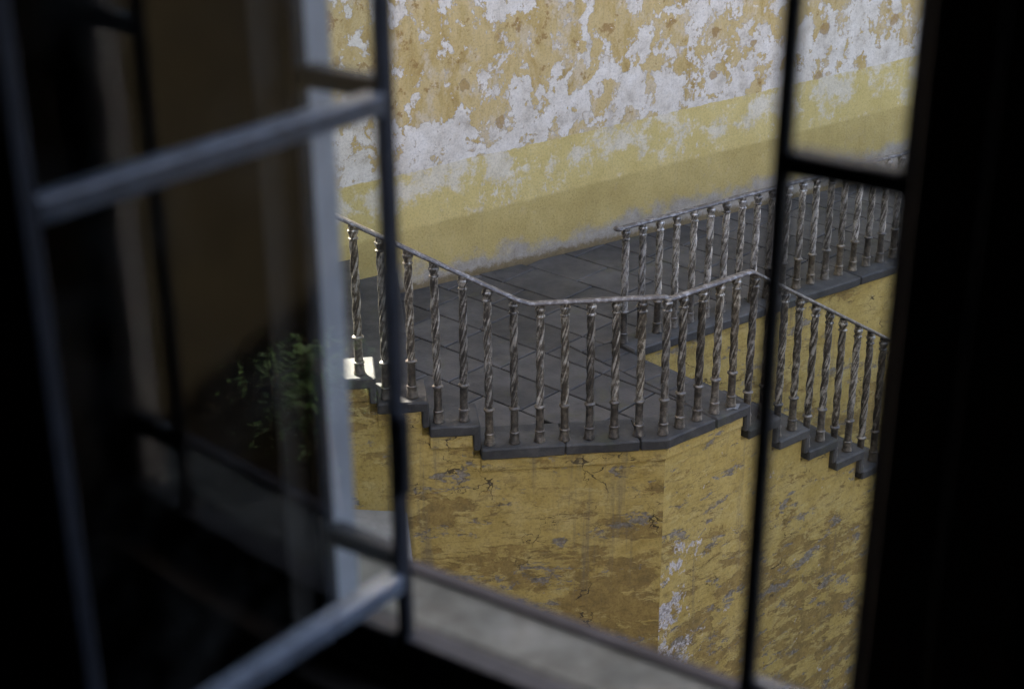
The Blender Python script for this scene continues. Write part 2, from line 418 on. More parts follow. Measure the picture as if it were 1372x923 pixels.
M_back = mat_back_wall()
M_front = mat_yellow_wall('peeling_yellow_render', 83.2, grime_shade=0.035)  # browner: grime plus the shade of this less lit face
M_right = mat_yellow_wall('peeling_yellow_render_flaked', 51.0, 0.95, 0.0, 1.5, -0.02)  # paler: the stronger light on this face is put into its colour
M_well = mat_yellow_wall('stained_yellow_render', 54.0, 0.0, 0.1, 0.7)
M_slab = mat_stone('basalt_paving', (0.036, 0.034, 0.032), (0.074, 0.070, 0.064), 5, 0.62, 0.25, (0.13, 0.125, 0.11))
def weather(m, wear, moss, ms=1.6, amt=0.55):
    k = NT.__new__(NT); k.m = m; k.t = m.node_tree; k.b = k.t.nodes['Principled BSDF']; k.tc = k.n('TexCoord')
    o = k.tc.outputs['Object']; src = k.b.inputs['Base Color'].links[0].from_socket
    c = k.mix(k.math('MULTIPLY', k.step(k.noise(o, ms, 7, 0.68, 0, (4, 2, 0)), 0.47, 0.68), amt), src, wear)
    c = k.mix(k.math('MULTIPLY', k.step(k.noise(o, ms * 1.4, 8, 0.72, 0, (1, 7, 0)), 0.56, 0.66), 0.55), c, moss)
    c = k.mix(k.math('MULTIPLY', k.step(k.noise(o, ms * 9, 6, 0.7, 0, (3, 3, 3)), 0.60, 0.68), 0.45), c, (0.022, 0.020, 0.018))
    k.put(k.b.inputs['Base Color'], c)
weather(M_slab, (0.095, 0.089, 0.081), (0.062, 0.060, 0.030), 1.6, 0.8)
M_cope = mat_stone('dark_coping_stone', (0.030, 0.030, 0.029), (0.066, 0.064, 0.059), 8, 0.72, 0.4, (0.12, 0.118, 0.10))
weather(M_cope, (0.11, 0.105, 0.095), (0.060, 0.062, 0.035), 3.0, 0.6)
M_mortar = mat_stone('dark_mortar', (0.014, 0.013, 0.012), (0.030, 0.028, 0.026), 20, 0.9, 0.1)
M_ground = mat_stone('street_stone', (0.10, 0.095, 0.085), (0.17, 0.16, 0.145), 2, 0.8, 0.2)
M_ledge = mat_stone('pale_ledge_stone', (0.34, 0.32, 0.28), (0.50, 0.47, 0.42), 7, 0.8, 0.3, (0.24, 0.22, 0.19))
M_iron = mat_iron('worn_iron_twist_shade', (0.050, 0.041, 0.029), (0.155, 0.135, 0.10), (0.56, 0.53, 0.455), 0.53, 0.3, True)
M_iron2 = mat_iron('worn_pale_iron_twist_shade', (0.075, 0.068, 0.056), (0.23, 0.215, 0.185), (0.60, 0.58, 0.54), 0.50, 0.3, True)
M_base = mat_iron('rusty_sleeve_iron', (0.048, 0.040, 0.030), (0.115, 0.098, 0.074), (0.26, 0.23, 0.18), 0.52, 0.2)
M_rail = mat_iron('worn_handrail_iron', (0.075, 0.062, 0.053), (0.15, 0.133, 0.118), (0.46, 0.45, 0.44), 0.54, 0.1)
M_fac = mat_plain('grey_facade_plaster', (0.34, 0.31, 0.27), (0.48, 0.44, 0.39), 0.9, 3, 0, 0.2)
M_plaster = mat_stone('pale_mortar', (0.17, 0.17, 0.165), (0.30, 0.30, 0.29), 20, 0.9, 0.1, (0.5, 0.5, 0.5))

# ------------------------------------------------------------ ground
me = plan('street', [(-200, -200), (200, -200), (200, 200), (-200, 200)], GROUND - 0.3, GROUND, M_ground)
tag(obj('street', me), kind='structure')

# ------------------------------------------------------------ tall back wall building
bk = empty('ochre_building', WL.p(4, -3, GROUND))
tag(bk, 'tall ochre building wall with peeling paint and yellow lower band behind the landing', 'building')
BW_L = -1.46                                # its near end, left along the wall
obj('wall', WL.box('wall', BW_L, 16.0, -5.0, 0.0, GROUND, 11.5, M_back), bk)
obj('cornice', WL.box('cornice', BW_L - 0.12, 16.12, -5.12, 0.12, 11.5, 11.8, M_cope), bk)

nb = empty('sun_blocking_building', (-8, 15, GROUND))  # out of view, added to keep the sun off the sill
tag(nb, 'tall plastered building, unseen, added to block the sun beside a narrow gap', 'building')
obj('wall', WL.box('wall', -14.0, BW_L - 1.3, -7.0, 0.6, GROUND, 15.0, M_fac), nb)
obj('cornice', WL.box('cornice', -14.1, BW_L - 1.2, -7.1, 0.7, 15.0, 15.3, M_cope), nb)

# ------------------------------------------------------------ landing floor (structure) with slabs
well0 = isect(BK.p(0, 0.11, 0), BK.d, FRt.p(S_DOWN, 0, 0), FRt.n)    # back end of the top nosing
noseF = FRt.p(S_DOWN, N_IN, 0)
inC = isect(FL.p(0, N_IN, 0), FL.d, FRt.p(0, N_IN, 0), FRt.d)
S_STEP = -1.50                                                    # real steps start here
lf = FL.p(S_STEP, N_IN, 0)
lb = isect(lf, FL.n, WL.p(0, 0, 0), WL.d)
# body below the landing and the corridor
body = [lf, inC, noseF, well0, BK.p(9, 0.11, 0), isect(BK.p(9, 0, 0), BK.n, WL.p(0, 0, 0), WL.d), lb]
land = tag(obj('landing', plan('landing', body, GROUND, -0.052, M_mortar)), kind='structure')
def clip(poly, a, b):
    """keep the part of poly left of the line a->b"""
    out = []
    def side(p): return (b.x - a.x) * (p.y - a.y) - (b.y - a.y) * (p.x - a.x)
    for i in range(len(poly)):
        p, q = poly[i], poly[(i + 1) % len(poly)]
        sp, sq = side(p), side(q)
        if sp >= 0: out.append(p)
        if (sp >= 0) != (sq >= 0): out.append(p + (q - p) * (sp / (sp - sq)))
    return out
def area(poly):
    return 0.5 * sum(poly[i].x * poly[(i + 1) % len(poly)].y - poly[(i + 1) % len(poly)].x * poly[i].y for i in range(len(poly)))
def inset(poly, d):
    k = len(poly); res = []
    for i in range(k):
        a, b, c = poly[i - 1], poly[i], poly[(i + 1) % k]
        e1 = (b - a).normalized(); e2 = (c - b).normalized()
        n1 = Vector((-e1.y, e1.x, 0)); n2 = Vector((-e2.y, e2.x, 0))
        if abs(e1.x * e2.y - e1.y * e2.x) < 0.05: res.append(b + n1 * d)
        else: res.append(isect(a + n1 * d, e1, b + n2 * d, e2))
    return res
def clean(poly):
    out = []
    for p in poly:
        if not out or (p - out[-1]).length > 0.012: out.append(p)
    if len(out) > 2 and (out[0] - out[-1]).length < 0.012: out.pop()
    return out
def slab(poly, z, parent, name='paving_slab', mat=None, gap=0.0055, thick=0.05):
    poly = clean(poly)
    if len(poly) < 3 or area(poly) < 0.006: return
    a = inset(poly, gap); b = inset(poly, gap + 0.006)
    if area(b) < 0.003 or area(a) > area(poly): return
    tx, ty = random.uniform(-.003, .003), random.uniform(-.003, .003)
    c = sum(b, Vector()) / len(b)
    def h(p): return z + (p.x - c.x) * tx + (p.y - c.y) * ty
    k = len(a)
    v = [(p.x, p.y, z - thick) for p in a] + [(p.x, p.y, h(p) - 0.005) for p in a] + [(p.x, p.y, h(p)) for p in b]
    f = [list(range(k)), list(range(2 * k, 3 * k))]
    for r in range(2):
        f += [[r * k + i, r * k + (i + 1) % k, (r + 1) * k + (i + 1) % k, (r + 1) * k + i] for i in range(k)]
    obj(name, mesh(name, v, f, mat or M_slab), parent)
NW = 0.26                                           # width of the nosing course
nd_ = -FRt.d
nA, nB = noseF + nd_ * NW, well0 + nd_ * NW
G = Fr((0.62, 10.02), 132.0, 42.0)                  # rows run along s
bs = BK.p(-0.02, -0.10, 0)                          # inner start of the back coping
ROW = 0.39
def lay(zone_clips, r0_, r1_, z=0.0, smax=9):
    for r in range(r0_, r1_):
        s = -smax + random.random() * 0.5
        while s < smax:
            L = random.choice((0.44, 0.5, 0.52, 0.58, 0.64))
            n0, n1 = r * ROW, (r + 1) * ROW
            poly = [G.p(s, n0, 0), G.p(s, n1, 0), G.p(s + L, n1, 0), G.p(s + L, n0, 0)]
            if area(poly) < 0: poly.reverse()
            for a, b in zone_clips:
                poly = clip(poly, a, b)
                if len(poly) < 3: break
            if len(poly) >= 3:
                slab(poly, z + random.uniform(-.0015, .0015), land)
            s += L
OUT = [(lf, inC), (inC, nA), (WL.p(5, 0.015, 0), WL.p(-5, 0.015, 0)), (lb, lf), (BK.p(9, 0, 0), BK.p(9, -9, 0))]
bk0, bk1 = BK.p(-3, -0.103, 0), BK.p(9, -0.103, 0)
for r in range(-14, 24):
    s = -9 + random.random() * 0.5
    while s < 9:
        L = random.choice((0.44, 0.5, 0.52, 0.58, 0.64))
        poly = [G.p(s, r * ROW, 0), G.p(s, (r + 1) * ROW, 0), G.p(s + L, (r + 1) * ROW, 0), G.p(s + L, r * ROW, 0)]
        s += L
        if area(poly) < 0: poly.reverse()
        for a, b in OUT:
            poly = clip(poly, a, b)
            if len(poly) < 3: break
        if len(poly) < 3: continue
        ex = clip(clip(poly, nB, nA), bk1, bk0)          # the part over the stair well
        if len(ex) < 3 or abs(area(ex)) < 0.001: parts = [poly]
        else: parts = [clip(poly, nA, nB), clip(clip(poly, nB, nA), bk0, bk1)]
        for q in parts:
            if len(q) >= 3: slab(q, random.uniform(-.0015, .0015), land)
q = [well0, BK.p(-0.035, 0.11, 0), BK.p(-0.035, -0.103, 0), isect(bk0, BK.d, nA, (nB - nA)), nB]
if area(q) < 0: q.reverse()
slab(q, 0.0, land)
# nosing course at the head of the stair
segs = 4
for i in range(segs):
    a0 = noseF.lerp(well0, i / segs); a1 = noseF.lerp(well0, (i + 1) / segs)
    b0 = nA.lerp(nB, i / segs); b1 = nA.lerp(nB, (i + 1) / segs)
    p = [a0, a1, b1, b0]
    if area(p) < 0: p.reverse()
    slab(p, 0.0, land, 'nosing_stone', M_slab, 0.003, 0.051)

# ------------------------------------------------------------ retaining wall with stepped coping
rw = empty('retaining_wall', FL.p(-0.6, 0, GROUND))
tag(rw, 'peeling yellow retaining wall with stepped dark stone coping under the front iron railing', 'wall')
TH = 0.06
def corner(n):
    return isect(FL.p(0, n, 0), FL.d, FRt.p(0, n, 0), FRt.d)
# bodies
cw = corner(N_WALL)
sL = (cw - C0).dot(FL.d); sR = (cw - C0).dot(FRt.d)
pr = [(sL, GROUND), (sL, -TH), (S_UP, -TH)]
for i in range(NUP):
    a = S_UP - i * TREAD; zz = RISE_L * (i + 1) - TH
    pr += [(a - 0.03, -TH + RISE_L * i) if False else (a - 0.028, zz - RISE_L), (a - 0.028, zz), (a - TREAD, zz)]
pr += [(-9.0, RISE_L * NUP - TH), (-9.0, GROUND)]
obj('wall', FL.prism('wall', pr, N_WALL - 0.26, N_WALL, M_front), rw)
pr = [(sR, GROUND), (sR, -TH)]
for i in range(NDN):
    a = S_DOWN + i * TREAD; zz = -RISE_R * i - TH
    pr += [(a - 0.028, zz), (a - 0.028, zz - RISE_R)]
pr += [(S_DOWN + NDN * TREAD, -RISE_R * NDN - TH), (S_DOWN + NDN * TREAD, GROUND)]
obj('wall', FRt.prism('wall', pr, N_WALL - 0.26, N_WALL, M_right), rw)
# fascia bands
def wob(): return random.uniform(-.003, .003)
cb = corner(N_BAND); sLb = (cb - C0).dot(FL.d); sRb = (cb - C0).dot(FRt.d)
BH = 0.088
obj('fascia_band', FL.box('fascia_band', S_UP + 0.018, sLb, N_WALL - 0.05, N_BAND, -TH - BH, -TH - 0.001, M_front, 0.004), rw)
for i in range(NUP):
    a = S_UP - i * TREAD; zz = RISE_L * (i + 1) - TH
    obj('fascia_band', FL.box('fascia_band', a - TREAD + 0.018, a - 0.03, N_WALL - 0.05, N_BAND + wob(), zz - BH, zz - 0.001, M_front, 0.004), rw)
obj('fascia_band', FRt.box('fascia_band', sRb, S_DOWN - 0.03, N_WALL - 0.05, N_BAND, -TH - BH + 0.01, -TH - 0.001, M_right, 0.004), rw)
# coping stones: level run
def cstone(pts, z0, z1):
    p = [Vector((q.x, q.y, 0)) for q in pts]
    obj('coping_stone', worn(plan('coping_stone', p, z0, z1, M_cope, 0.009)), rw)
g = 0.002
for s0, s1 in ((S_UP + 0.017, -0.62), (-0.62, -0.155)):
    cstone([FL.p(s0 + g, N_IN, 0), FL.p(s1 - g, N_IN, 0), FL.p(s1 - g, N_OUT + wob(), 0), FL.p(s0 + g, N_OUT + wob(), 0)], -TH, 0.012 + wob())
co, ci = corner(N_OUT), corner(N_IN)
cstone([FL.p(-0.155 + g, N_IN, 0), ci, FRt.p(0.40 - g, N_IN, 0), FRt.p(0.40 - g, N_OUT, 0), co, FL.p(-0.155 + g, N_OUT, 0)], -TH, 0.012)
# last level stone with its drop
def lstone(fr, prof):
    obj('coping_stone', worn(fr.prism('coping_stone', prof, N_IN, N_OUT + wob(), M_cope, 0.009)), rw)
z = 0.012
lstone(FRt, [(0.40 + 0.004, z), (S_DOWN + 0.015, z), (S_DOWN + 0.015, z - RISE_R), (S_DOWN - 0.026, z - RISE_R), (S_DOWN - 0.026, z - TH - 0.012), (0.40 + 0.004, z - TH - 0.012)])
for i in range(NUP):
    a = S_UP - i * TREAD; z = RISE_L * (i + 1) + 0.012 + wob()
    b = a - TREAD + 0.017
    if i == NUP - 1: b = -9.0
    lstone(FL, [(b, z), (a + 0.015, z), (a + 0.015, z - RISE_L + 0.001), (a - 0.026, z - RISE_L + 0.001), (a - 0.026, z - TH - 0.01), (b, z - TH - 0.01)])
for i in range(NDN):
    a = S_DOWN + i * TREAD + 0.017; b = S_DOWN + (i + 1) * TREAD; z = -RISE_R * (i + 1) + 0.012 + wob()
    lstone(FRt, [(a, z), (b + 0.015, z), (b + 0.015, z - RISE_R), (b - 0.026, z - RISE_R), (b - 0.026, z - TH - 0.01), (a, z - TH - 0.01)])
# splash of white mortar on the last level stone
v = []; q = FRt.p(S_DOWN - 0.09, 0.035, 0.013)
pts = []
for i in range(14):
    a = 2 * math.pi * i / 14; r = random.uniform(0.3, 1.15)
    pts.append(q + FRt.d * (0.075 * r * math.cos(a)) + FRt.n * (0.036 * r * math.sin(a)))
obj('mortar_patch', plan('mortar_patch', pts, 0.0125, 0.0165, M_plaster), rw)

# ------------------------------------------------------------ upper steps on the left and lower stair on the right
us = empty('upper_stair', FL.p(S_STEP - 1, N_IN - 0.8, 0))
tag(us, 'short flight of dark stone steps climbing beside the front railing from the paved landing', 'stairs')
for i in range(NUP):
    s1 = S_STEP - i * TREAD; s0 = S_STEP - (i + 1) * TREAD if i < NUP - 1 else -9.0
    z0 = -0.05 if i == 0 else RISE_L * i
    back = lambda s: isect(FL.p(s, N_IN, 0), FL.n, WL.p(0, 0, 0), WL.d)
    p = [FL.p(s0 - (0.02 if i < NUP - 1 else 0), N_IN - 0.002, 0), FL.p(s1 - 0.002, N_IN - 0.002, 0), FL.p(s1 - 0.002, N_IN - 2.3, 0), FL.p(s0 - (0.02 if i < NUP - 1 else 0), N_IN - 2.3, 0)]
    obj('step', plan('step', p, GROUND, RISE_L * (i + 1), M_slab, 0.008), us)
ls = empty('lower_stair', FRt.p(S_DOWN + 1, -0.8, GROUND))
tag(ls, 'dark stone stair going down between the yellow walls to the street', 'stairs')
for i in range(NDN):
    a = S_DOWN + i * TREAD; b = a + TREAD
    q0 = isect(FRt.p(a, 0, 0), FRt.n, BK.p(0, 0.108, 0), BK.d); q1 = isect(FRt.p(b, 0, 0), FRt.n, BK.p(0, 0.108, 0), BK.d)
    obj('step', plan('step', [FRt.p(a + 0.002, N_IN - 0.002, 0), FRt.p(b + 0.0, N_IN - 0.002, 0), q1, q0 + FRt.d * 0.002], GROUND, -RISE_R * (i + 1), M_slab, 0.008), ls)

# corridor wall over the stair well, with its coping
cwl = empty('stairwell_wall', BK.p(3, 0.1, GROUND))
tag(cwl, 'stained yellow wall with straight dark coping beside the lower stair, under the back railing', 'wall')
obj('wall', BK.box('wall', 0.02, 9.0, 0.112, 0.118, GROUND, -0.045, M_well), cwl)
x = -0.03
while x < 8.9:
    L = min(random.uniform(0.95, 1.3), 9.0 - x)
    obj('coping_stone', worn(BK.box('coping_stone', x + 0.002, x + L - 0.002, -0.10, 0.15 + wob(), -0.045, 0.022 + wob(), M_cope, 0.009)), cwl)
    x += L

# ------------------------------------------------------------ iron railings
def twist_mesh(z0, z1, mat, phase=0.0):
    n, per = 30, 0.0095
    rings = max(8, int((z1 - z0) / per)); v = []; f = []
    turns = (z1 - z0) / 0.43
    for j in range(rings + 1):
        t = j / rings; z = z0 + (z1 - z0) * t
        env = min(1, t / 0.06, (1 - t) / 0.06)
        for i in range(n):
            a = 2 * math.pi * i / n
            lob = abs(math.cos(1.5 * (a - 2 * math.pi * turns * t + phase)))     # three ropes wound round each other
            r = 0.022 * (1 - env) + env * (0.0135 + 0.0130 * lob ** 0.62)
            v.append((r * math.cos(a), r * math.sin(a), z))
    for j in range(rings):
        for i in range(n):
            f.append((j * n + i, j * n + (i + 1) % n, (j + 1) * n + (i + 1) % n, (j + 1) * n + i))
    return mesh('baluster', v, f, mat, smooth=True)
SLEEVE = [(0.0, -0.004), (0.034, -0.004), (0.036, 0.006), (0.035, 0.012), (0.032, 0.016), (0.0290, 0.066), (0.0330, 0.070), (0.0330, 0.077), (0.0270, 0.081), (0.0250, 0.10),
          (0.0245, 0.222), (0.029, 0.228), (0.0345, 0.232), (0.0345, 0.240), (0.029, 0.244), (0.0215, 0.25)]
def cap_profile(h):
    return [(0.0, h - 0.085), (0.022, h - 0.085), (0.030, h - 0.078), (0.030, h - 0.072), (0.023, h - 0.066), (0.0225, h - 0.056), (0.028, h - 0.046),
            (0.0325, h - 0.034), (0.0325, h - 0.024), (0.026, h - 0.017), (0.027, h + 0.004), (0.0, h + 0.004)]
cache = {}
def sm(name, prof, mat, n=18):
    v, f = lathe(prof, n)
    me = mesh(name, v, f, mat)
    for p in me.polygons: p.use_smooth = True
    me.set_sharp_from_angle(angle=R(40))
    return me
def baluster(parent, pos, h, mat):
    key = (round(h, 3), mat.name)
    if key not in cache:
        cache[key] = [(twist_mesh(0.245, h - 0.07, mat, q)) for q in (0.0, 0.7)] + [sm('capital', cap_profile(h), mat)]
    if 'sleeve' not in cache: cache['sleeve'] = sm('base_sleeve', SLEEVE, M_base)
    a = cache[key]
    o = bpy.data.objects.new('baluster', random.choice(a[:2])); link(o, parent)
    o.location = pos - parent.location
    o.rotation_euler = (random.uniform(-.008, .008), random.uniform(-.008, .008), random.uniform(0, 6.28))
    for nm, me in (('base_sleeve', cache['sleeve']), ('capital', a[2])):
        c = bpy.data.objects.new(nm, me); link(c, o)
RAILP = [(-0.026, 0.0), (0.026, 0.0), (0.031, 0.006), (0.031, 0.013), (0.024, 0.021), (0.012, 0.026), (0, 0.0275), (-0.012, 0.026), (-0.024, 0.021), (-0.031, 0.013), (-0.031, 0.006)]
RAILP = [(a * 0.86, b * 0.88) for a, b in RAILP]
SP = 0.154
fr_ = empty('iron_railing', FL.p(-0.6, 0, 0))
tag(fr_, 'worn iron railing of twisted balusters bending round the landing above the stepped coping', 'railing')
RZ = 0.918
S_K, SL_L, SL_R = -0.86, 0.553, 0.60
S_PEAK = 0.715
def railz_left(s):
    return RZ + max(0, (S_K - s)) * SL_L
def railz_right(s):
    return RZ - 0.02 - max(0, s - S_PEAK) * SL_R if s > 0 else RZ
for i in range(0, 22):
    s = -SP * i
    base = 0.012
    if s < S_UP: base = RISE_L * (int((S_UP - s) / TREAD) + 1) + 0.012
    h = round(railz_left(s) - base, 3)
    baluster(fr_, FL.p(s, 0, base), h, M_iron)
for i in range(1, 21):
    s = SP * i - 0.012
    base = 0.012
    if s > S_DOWN: base = -RISE_R * (int((s - S_DOWN) / TREAD) + 1) + 0.012
    h = round(railz_right(s) - base, 3)
    baluster(fr_, FRt.p(s, 0, base), h, M_iron)
end_s = -SP * 21 - 0.1
rp = [FL.p(end_s, 0, railz_left(end_s))]
for s in [-2.4, -1.8, -1.2, S_K - 0.05, S_K + 0.03, -0.4, -0.03]:
    rp.append(FL.p(s, 0, railz_left(s)))
for s in [0.025, 0.4, S_PEAK - 0.012, S_PEAK + 0.012, 1.3, 1.9, 2.5, 3.15]:
    rp.append(FRt.p(s, 0, railz_right(s)))
obj('handrail', sweep('handrail', rp, RAILP, M_rail), fr_)
br = empty('iron_railing', BK.p(2, 0, 0))
tag(br, 'worn pale iron railing of twisted balusters along the paved corridor below the peeling wall', 'railing')
BZ = 0.868
for i in range(0, 34):
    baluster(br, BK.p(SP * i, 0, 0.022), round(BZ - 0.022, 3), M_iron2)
rp = [BK.p(-0.065, 0, BZ + 0.002), BK.p(-0.045, 0, BZ), BK.p(0.4, 0, BZ), BK.p(1.5, 0, BZ), BK.p(3, 0, BZ), BK.p(5.2, 0, BZ)]
h = obj('handrail', sweep('handrail', rp, RAILP, M_rail), br)
v, f = lathe([(0.0, -0.002), (0.028, -0.002), (0.037, 0.006), (0.038, 0.014), (0.030, 0.024), (0.015, 0.030), (0.0, 0.031)], 16)
e = mesh('rail_end', [Vector(p) + BK.p(-0.065, 0, BZ) for p in v], f, M_rail, smooth=True)
obj('rail_end', e, h)

# ------------------------------------------------------------ pale ledge at the foot of the wall
lg = tag(obj('stone_ledge', FL.prism('stone_ledge', [(-9, GROUND), (-1.60, GROUND), (-1.60, -0.385), (-1.75, -0.372), (-2.05, -0.33), (-9, 0.45)], N_WALL + 0.004, N_WALL + 0.75, M_ledge, 0.015)),
         'pale weathered stone ledge sloping up against the foot of the yellow retaining wall', 'ledge')

# ============================================================ window side: room, window, sill
HG = Vector((-0.102, 1.246, 0))
WD = Fr(HG, 124.0, 34.0)                    # s to the right along the window, n outwards
ZB = 3.60
M_frame = mat_plain('dark_steel_paint', (0.014, 0.015, 0.019), (0.026, 0.028, 0.035), 0.75, 30, 0.0, 0.2)
M_bar_lit = mat_plain('grey_blue_steel_lit', (0.085, 0.112, 0.165), (0.14, 0.175, 0.24), 0.42, 30, 0.0, 0.5)
M_bar_lit = mat_iron('chipped_blue_grey_lit', (0.05, 0.052, 0.056), (0.095, 0.115, 0.15), (0.145, 0.17, 0.21), 0.46, 0.0)  # sash bars coloured lighter for the skylight on their tops
M_stile_shaded = mat_plain('blue_steel_shaded', (0.030, 0.036, 0.050), (0.05, 0.058, 0.078), 0.5, 30, 0.0, 0.35)  # darker copy for the shaded stiles of the same sash
M_reveal = mat_plain('pale_reveal_plaster', (0.27, 0.27, 0.285), (0.38, 0.38, 0.395), 0.85, 12, 0, 0.3)
M_sill = mat_stone('grey_green_sill_stone', (0.008, 0.011, 0.009), (0.048, 0.054, 0.052), 26, 0.75, 0.6, (0.085, 0.10, 0.12))
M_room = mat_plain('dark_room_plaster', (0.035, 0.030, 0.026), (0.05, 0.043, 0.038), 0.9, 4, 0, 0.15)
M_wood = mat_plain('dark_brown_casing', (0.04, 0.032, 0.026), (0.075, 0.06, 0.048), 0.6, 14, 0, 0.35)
M_fac = mat_plain('grey_facade_plaster', (0.34, 0.31, 0.27), (0.48, 0.44, 0.39), 0.9, 3, 0, 0.2)
M_glass = mat_glass()
S0, S1, ZT = -0.092, 0.452, 5.12
hb = empty('window_building', WD.p(0.2, 0, GROUND))
tag(hb, 'plastered building with the window that looks out over the stairs', 'building')
def ring(name, n0, n1, so_, zo, si, zi, mat):
    (a0, a1), (b0, b1), (c0, c1), (d0, d1) = so_, zo, si, zi
    v = []; f = []
    for n in (n0, n1):
        v += [WD.p(a0, n, b0), WD.p(a1, n, b0), WD.p(a1, n, b1), WD.p(a0, n, b1), WD.p(c0, n, d0), WD.p(c1, n, d0), WD.p(c1, n, d1), WD.p(c0, n, d1)]
    for i in range(4):
        j = (i + 1) % 4
        f += [(i, j, 4 + j, 4 + i), (8 + i, 8 + j, 12 + j, 12 + i), (i, j, 8 + j, 8 + i), (4 + i, 4 + j, 12 + j, 12 + i)]
    return mesh(name, v, f, mat)
obj('outer_wall', ring('outer_wall', -0.004, 0.042, (-9.0, 12), (GROUND, 15.0), (S0, S1), (ZB - 0.03, ZT), M_reveal), hb)
obj('sill', WD.prism('sill', [(S0 - 0.30, ZB - 0.075), (S1 + 0.12, ZB - 0.075), (S1 + 0.12, ZB), (S0 - 0.30, ZB)], 0.043, 0.128, M_sill, 0.004), hb)
obj('sill', WD.box('sill', S0 + 0.001, S1 - 0.001, -0.003, 0.043, ZB - 0.029, ZB, M_sill), hb)
M_lip_shade = mat_plain('lip_shade', (0.012, 0.011, 0.014), (0.022, 0.021, 0.026), 0.75, 20, 0, 0.2)
obj('shaded_lip', WD.box('shaded_lip', S0 - 0.305, S1 + 0.125, 0.113, 0.1305, ZB + 0.0008, ZB + 0.005, M_lip_shade, 0.001), hb)  # dark strip laid on for the shadowed lip of the sill
obj('parapet', WD.box('parapet', -9.0, 12, -4.7, 0.06, 15.0, 15.3, M_reveal), hb)
# room shell
def struct(name, me): return tag(obj(name, me), kind='structure')
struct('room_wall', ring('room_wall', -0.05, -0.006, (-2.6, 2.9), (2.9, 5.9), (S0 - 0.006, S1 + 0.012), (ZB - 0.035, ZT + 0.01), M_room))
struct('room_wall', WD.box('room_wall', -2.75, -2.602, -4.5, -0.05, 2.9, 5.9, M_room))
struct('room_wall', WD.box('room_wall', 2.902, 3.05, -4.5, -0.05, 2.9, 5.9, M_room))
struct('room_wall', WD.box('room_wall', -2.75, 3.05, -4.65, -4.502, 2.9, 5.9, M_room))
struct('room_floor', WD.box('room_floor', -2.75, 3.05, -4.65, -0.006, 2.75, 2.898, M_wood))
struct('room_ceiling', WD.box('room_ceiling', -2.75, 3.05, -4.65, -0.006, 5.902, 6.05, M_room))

# window: fixed steel frame
wn = empty('steel_window', WD.p(0.18, 0, ZB))
tag(wn, 'grey steel framed window with narrow side panes and its glazed casement swung open into the room', 'window')
B = 0.0058
def bar(name, s0, s1, n0, n1, z0, z1, parent=wn, mat=None, fr=WD, bev=0.0015):
    return obj(name, fr.box(name, s0, s1, n0, n1, z0, z1, mat or M_frame, bev), parent)
bar('mullion', -B, B, -0.006, 0.006, ZB + 0.001, ZT - 0.001)
bar('mullion', 0.352 - B, 0.352 + B, -0.006, 0.006, ZB + 0.001, ZT - 0.001)
bar('jamb', S0 + 0.0005, S0 + 0.007, -0.014, 0.004, ZB + 0.001, ZT - 0.001)
bar('jamb', S1 - 0.010, S1 - 0.0005, -0.014, 0.010, ZB + 0.001, ZT - 0.001)
spans = ((S0 + 0.0075, -B - 0.0003), (0.352 + B + 0.0003, S1 - 0.0105))
for a, b in spans:
    for zc in (3.705, 4.15, 4.595):
        bar('glazing_bar', a, b, -0.010, 0.010, zc - 0.009, zc + 0.009)
    zz = [ZB + 0.026, 3.696, 3.714, 4.141, 4.159, 4.586, 4.604, ZT - 0.012]
    for i in range(0, 8, 2):
        bar('pane', a, b, -0.002, 0.002, zz[i] + 0.0003, zz[i + 1] - 0.0003, wn, M_glass, WD, 0)
for a, b in spans + ((B + 0.0003, 0.352 - B - 0.0003),):
    bar('bottom_rail', a, b, -0.013, 0.013, ZB + 0.001, ZB + 0.025)
    bar('top_rail', a, b, -0.013, 0.013, ZT - 0.012, ZT - 0.001)
# open casement, hinged on the left mullion
CS = Fr(WD.p(0.003, -0.007, 0), 218.5, 308.5)          # s from the hinge into the room
Z0, Z1, CWd = 3.6795, ZT - 0.02, 0.356
def sash_frame():
    me_v = []; me_f = []
    def add(s0, s1, n0, n1, z0, z1):
        b = len(me_v)
        for n in (n0, n1):
            for s, z in ((s0, z0), (s1, z0), (s1, z1), (s0, z1)): me_v.append(CS.p(s, n, z))
        me_f.extend([[b + i for i in q] for q in ((0, 1, 2, 3), (4, 5, 6, 7), (0, 1, 5, 4), (1, 2, 6, 5), (2, 3, 7, 6), (3, 0, 4, 7))])
    add(0.0, 0.007, -0.005, 0.005, Z0, Z1)
    add(CWd - 0.015, CWd, -0.011, 0.011, Z0, Z1)
    add(0.0072, CWd - 0.0152, -0.0105, 0.0105, Z1 - 0.02, Z1)
    return mesh('casement', me_v, me_f, M_stile_shaded, 0.0015)
sash = obj('casement', sash_frame(), wn)
a, b = 0.0075, CWd - 0.0155
levels = [3.6975, 4.133, 4.151, 4.586, 4.604, Z1 - 0.0203]
bar('bottom_rail', a, b, -0.0105, 0.0105, Z0, Z0 + 0.0178, sash, M_bar_lit, CS)
for zc in (3.82, 4.42, 4.95):
    bar('hinge', -0.006, 0.006, -0.013, -0.0055, zc - 0.04, zc + 0.04, sash, M_frame, CS, 0.002)
for zc in (4.142, 4.595):
    bar('glazing_bar', a, b, -0.0105, 0.0105, zc - 0.0088, zc + 0.0088, sash, M_bar_lit, CS)
for i in range(0, 6, 2):
    bar('pane', a, b, -0.002, 0.002, levels[i] + 0.0003, levels[i + 1] - 0.0003, sash, M_glass, CS, 0)
